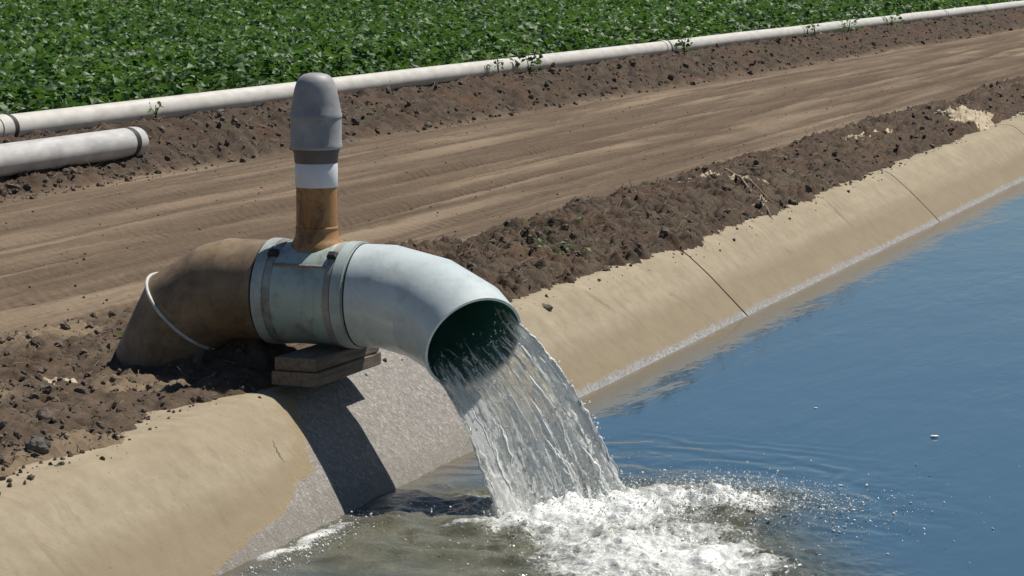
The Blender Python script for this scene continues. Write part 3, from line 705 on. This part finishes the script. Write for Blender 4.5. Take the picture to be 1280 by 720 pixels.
for j in range(NTT):
    tau = j/(NTT-1); t_ = tau*(Tm*1.02+.09)-.09
    if t_ < 0:
        sp_ = -2.2*t_; p = loop-np.array(tuple(nm))*sp_-np.array(tuple(dn))*(sp_*sp_/(2*RB))
    else: p = loop+vel*t_; p[:, 2] -= .5*g*t_*t_
    k = max(0, t_)/Tm
    idx = np.arange(NS)/NS*2*math.pi
    nx, ny = np.cos(idx)*4, np.sin(idx)*4
    amp = .003+.018*k
    disp = amp*(.9*np.sign(np.sin(idx*1))*0+1.1*k*np.maximum(0, fbm(nx*3+5, ny*3+tau*9, 3, 515))+fbm(nx*1.6+7, ny*1.6+tau*1.4, 3, 501)*1.1+fbm(nx*4+tau*2, ny*4-tau*5, 3, 505)*.8+fbm(nx*7+tau*9, ny*7+tau*22, 3, 509)*.9*(k+.15)+fbm(nx*16+tau*30, ny*16-tau*40, 2, 511)*.42*(k+.25))
    p = p+onrad*disp[:, None]*np.array([1, 1, .6])
    rows.append(p); SV.append(np.full(NS, tau)); SU.append(su); RIM.append(np.where(np.abs(a[:, 0]-1.0) < .12, 1., 0)*.8+np.where(np.abs(a[:, 0]-.12) < .07, 1., 0)*.5)
jv = np.concatenate(rows); jf = grid_faces(NTT, NS, True)
jet = mesh('falling_water', jv, jf, M['jet'], attrs={'su': np.concatenate(SU), 'sv': np.concatenate(SV), 'rim': np.concatenate(RIM)})
tag(jet, kind='structure')
# white ropes of broken water that ride on the jet
V, F = [], []; o_ = 0
for k in range(420):
    ai = rng.choice([.08, .16, .98, 1.03, -1], p=[.13, .2, .17, .12, .38])
    i = int(rng.integers(0, NS)) if ai < -.5 else int(np.argmin(np.abs(a[:n1, 0]-ai-.04*rng.normal())+.3*(rng.uniform(size=n1))*0))
    j0 = int(NTT*rng.uniform(.12, .85)); j1 = min(NTT-1, j0+int(NTT*rng.uniform(.06, .25))); js = np.linspace(j0, j1, 12).astype(int)
    r0 = .001+.0045*rng.uniform()**2.2*(.6+.7*j0/NTT); ph = rng.uniform(0, 99); i2 = int(rng.integers(-6, 7))
    for q, j in enumerate(js):
        ii = (i+int(i2*q/11)) % NS; c = rows[j][ii]+onrad[ii]*(.001+.005*vn(q*.5+ph, 0.))
        rr = r0*math.sin(math.pi*(q+.4)/11.9)*(.5+1.1*float(vn(q*1.3+ph, 3.)))
        t1 = np.cross(onrad[ii], [0, 0, 1]); t1 = t1/(np.linalg.norm(t1)+1e-6)
        for w6 in range(6): V.append(c+rr*(onrad[ii]*math.cos(w6*1.047)+t1*math.sin(w6*1.047)*1.5))
    F.append(grid_faces(12, 6, True)+o_); o_ += 72
tag(mesh('water_ropes', np.array(V), np.concatenate(F), M['drop'], jet), kind='stuff')
LC = Vector((float(rows[int(NTT*.93)][:, 0].mean()), float(rows[int(NTT*.93)][:, 1].mean()), ZW))
print('mouth', MO, 'land', LC)

# ------------------------------------------------------------------ canal water with the splash
wx = np.concatenate([steps((.22, 2.45, .0085)), geo(2.45, 3.32, .02, 1.1), [3.4]]); wy = np.concatenate([-geo(2.3, 40, .03, 1.15)[::-1], steps((-2.28, 1.1, .0085)), geo(1.1, 130, .012, 1.04)])
WX, WY = np.meshgrid(wx, wy, indexing='ij')
lx, ly = 1.02, -.28
dx, dy = WX-lx, WY-ly
rad = np.hypot(dx, dy)
# the splash runs out along the way the jet is heading (+x, -y) and back along the bank
ux, uy = .80, -.60; al = dx*ux+dy*uy; ac = -dx*uy+dy*ux
wob = .16*fbm(WX*2.4, WY*2.4, 3, 601)+.08*fbm(WX*7, WY*7, 3, 603)
fa, fc = (WX-1.38)*.55-(WY+.66)*.83, (WX-1.38)*.83+(WY+.66)*.55
hit = np.exp(-((WX-1.06)/.20)**2-((WY+.28)/.24)**2)
core = np.exp(-np.abs((fa)/.74)**3-np.abs((fc+.02)/.40)**3)
core2 = np.exp(-np.abs((fa)/.92)**4-np.abs((fc-.06)/.52)**4)
spray = np.exp(-((WX-1.48)/.27)**2-((WY-.08)/.17)**2)
edge_l = np.exp(-((WX-.42-.06*fbm(WY*4, WY*0, 3, 631))/.05)**2-((WY+.98)/.36)**2)
turb = np.clip(1.15*np.exp(-((WX-.92)/.62)**4-((WY+.72)/.78)**4)+spray*.9+core2, 0, 1)*sm(0, .3, .9-wob*1.2)
foam = np.clip(core*.58+core2*.22+hit*.42+spray*.46+edge_l*.75+wob*1.1*core2+turb*(.16+.55*(fbm(WX*4+WY*3, WY*13-WX*8, 4, 641)))*(1-core)*.8, 0, 1.05)-.02
ring = np.sin(rad*34+5*fbm(WX*3, WY*3, 2, 607))*np.exp(-((rad-.55)/.40)**2)*.008
lump = (billow(WX*9, WY*9, 4, 611)-.25)
z = ZW+ring*turb+hit*(.025+.04*lump)+core*(.006+.026*lump)+core2*lump*.022+spray*(.006+.06*lump)+turb*.012*fbm(WX*7, WY*7, 4, 615)+.0028*np.sin(rad*30+9*fbm(WX*2.6, WY*2.6, 4, 637))*np.exp(-((rad-.9)/.38)**2)*(.25+.75*vn(WX*3.1, WY*3.1, 639))
z = z+core2*.013*fbm(WX*34, WY*34, 2, 617)+spray*.020*fbm(WX*40, WY*40, 2, 619)
# streaky swirl between bank and jet
sw = np.exp(-((WX-.62)/.26)**2-((WY+.62)/.42)**2); z = z+sw*.014*fbm(WX*5+WY*4, WY*16-WX*9, 4, 621)
z = z+.0022*fbm(WX*2.2, WY*1.2, 3, 625)*(1-turb)
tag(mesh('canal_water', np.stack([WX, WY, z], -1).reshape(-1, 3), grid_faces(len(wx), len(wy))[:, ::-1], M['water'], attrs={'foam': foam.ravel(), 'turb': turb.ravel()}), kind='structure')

# spray and foam bits thrown up by the jet
P, S = [], []
def cloud(n, cx, cy, sx, sy, z0, zs, s0, s1, rot=0):
    a, b = rng.normal(size=(2, n)); c, s = math.cos(rot), math.sin(rot)
    x = cx+sx*a*c-sy*b*s; y = cy+sx*a*s+sy*b*c
    P.append(np.stack([x, y, ZW+z0+np.abs(rng.normal(size=n))*zs*np.exp(-.5*(a*a+b*b)*.3)], -1)); S.append(s0+(s1-s0)*rng.uniform(0, 1, n)**4)
rt = math.atan2(-.83, .55)
cloud(2600, 1.36, -.60, .46, .30, 0, .04, .0008, .0032, rt)
cloud(2600, 1.10, -.28, .14, .15, 0, .06, .0008, .0036)
cloud(4200, 1.50, .05, .20, .13, 0, .04, .0008, .0042)
cloud(900, 1.72, -.05, .24, .26, 0, .02, .001, .004)
cloud(60, 1.65, .45, .35, .35, 0, .004, .001, .003)
cloud(900, .45, -.98, .06, .28, 0, .01, .001, .004)
# drops that peel off the edges of the jet
for k in range(1500):
    i = rng.integers(0, NS); j = int(NTT*rng.uniform(.12, .97)); o = onrad[i]*abs(rng.normal())*.02*(j/NTT+.2)
    P.append((rows[j][i]+o)[None]); S.append(np.array([.0009+.003*rng.uniform()**3]))
P = np.concatenate(P); S = np.concatenate(S); k = P[:, 0] > .40; P, S = P[k], S[k]
v, f = scatter_blobs(P, S, ICO1, (.6, 1.1, 1.6), .25)
tag(mesh('water_spray', v, f, M['drop']), kind='stuff')

def fleck(x, y, s, label):
    v, f = ICO2; vv = v*np.array([s*1.1, s*.7, s*.3])*(1+.3*fbm(v[:, 0]*2+x, v[:, 1]*2, 2, 701)[:, None]); o = mesh('floating_fleck', vv, f, M['white']); o.location = (x, y, ZW+.004); o.rotation_euler.z = .35
    return tag(o, label, 'floating fleck', 'white flecks on the water')
fleck(1.9, 1.42, .015, 'largest white fleck floating alone on the open blue water at the right')
fleck(1.33, 1.85, .007, 'small white fleck floating nearest the middle of the blue water')
fleck(1.78, .42, .008, 'small white fleck floating just right of the spray')
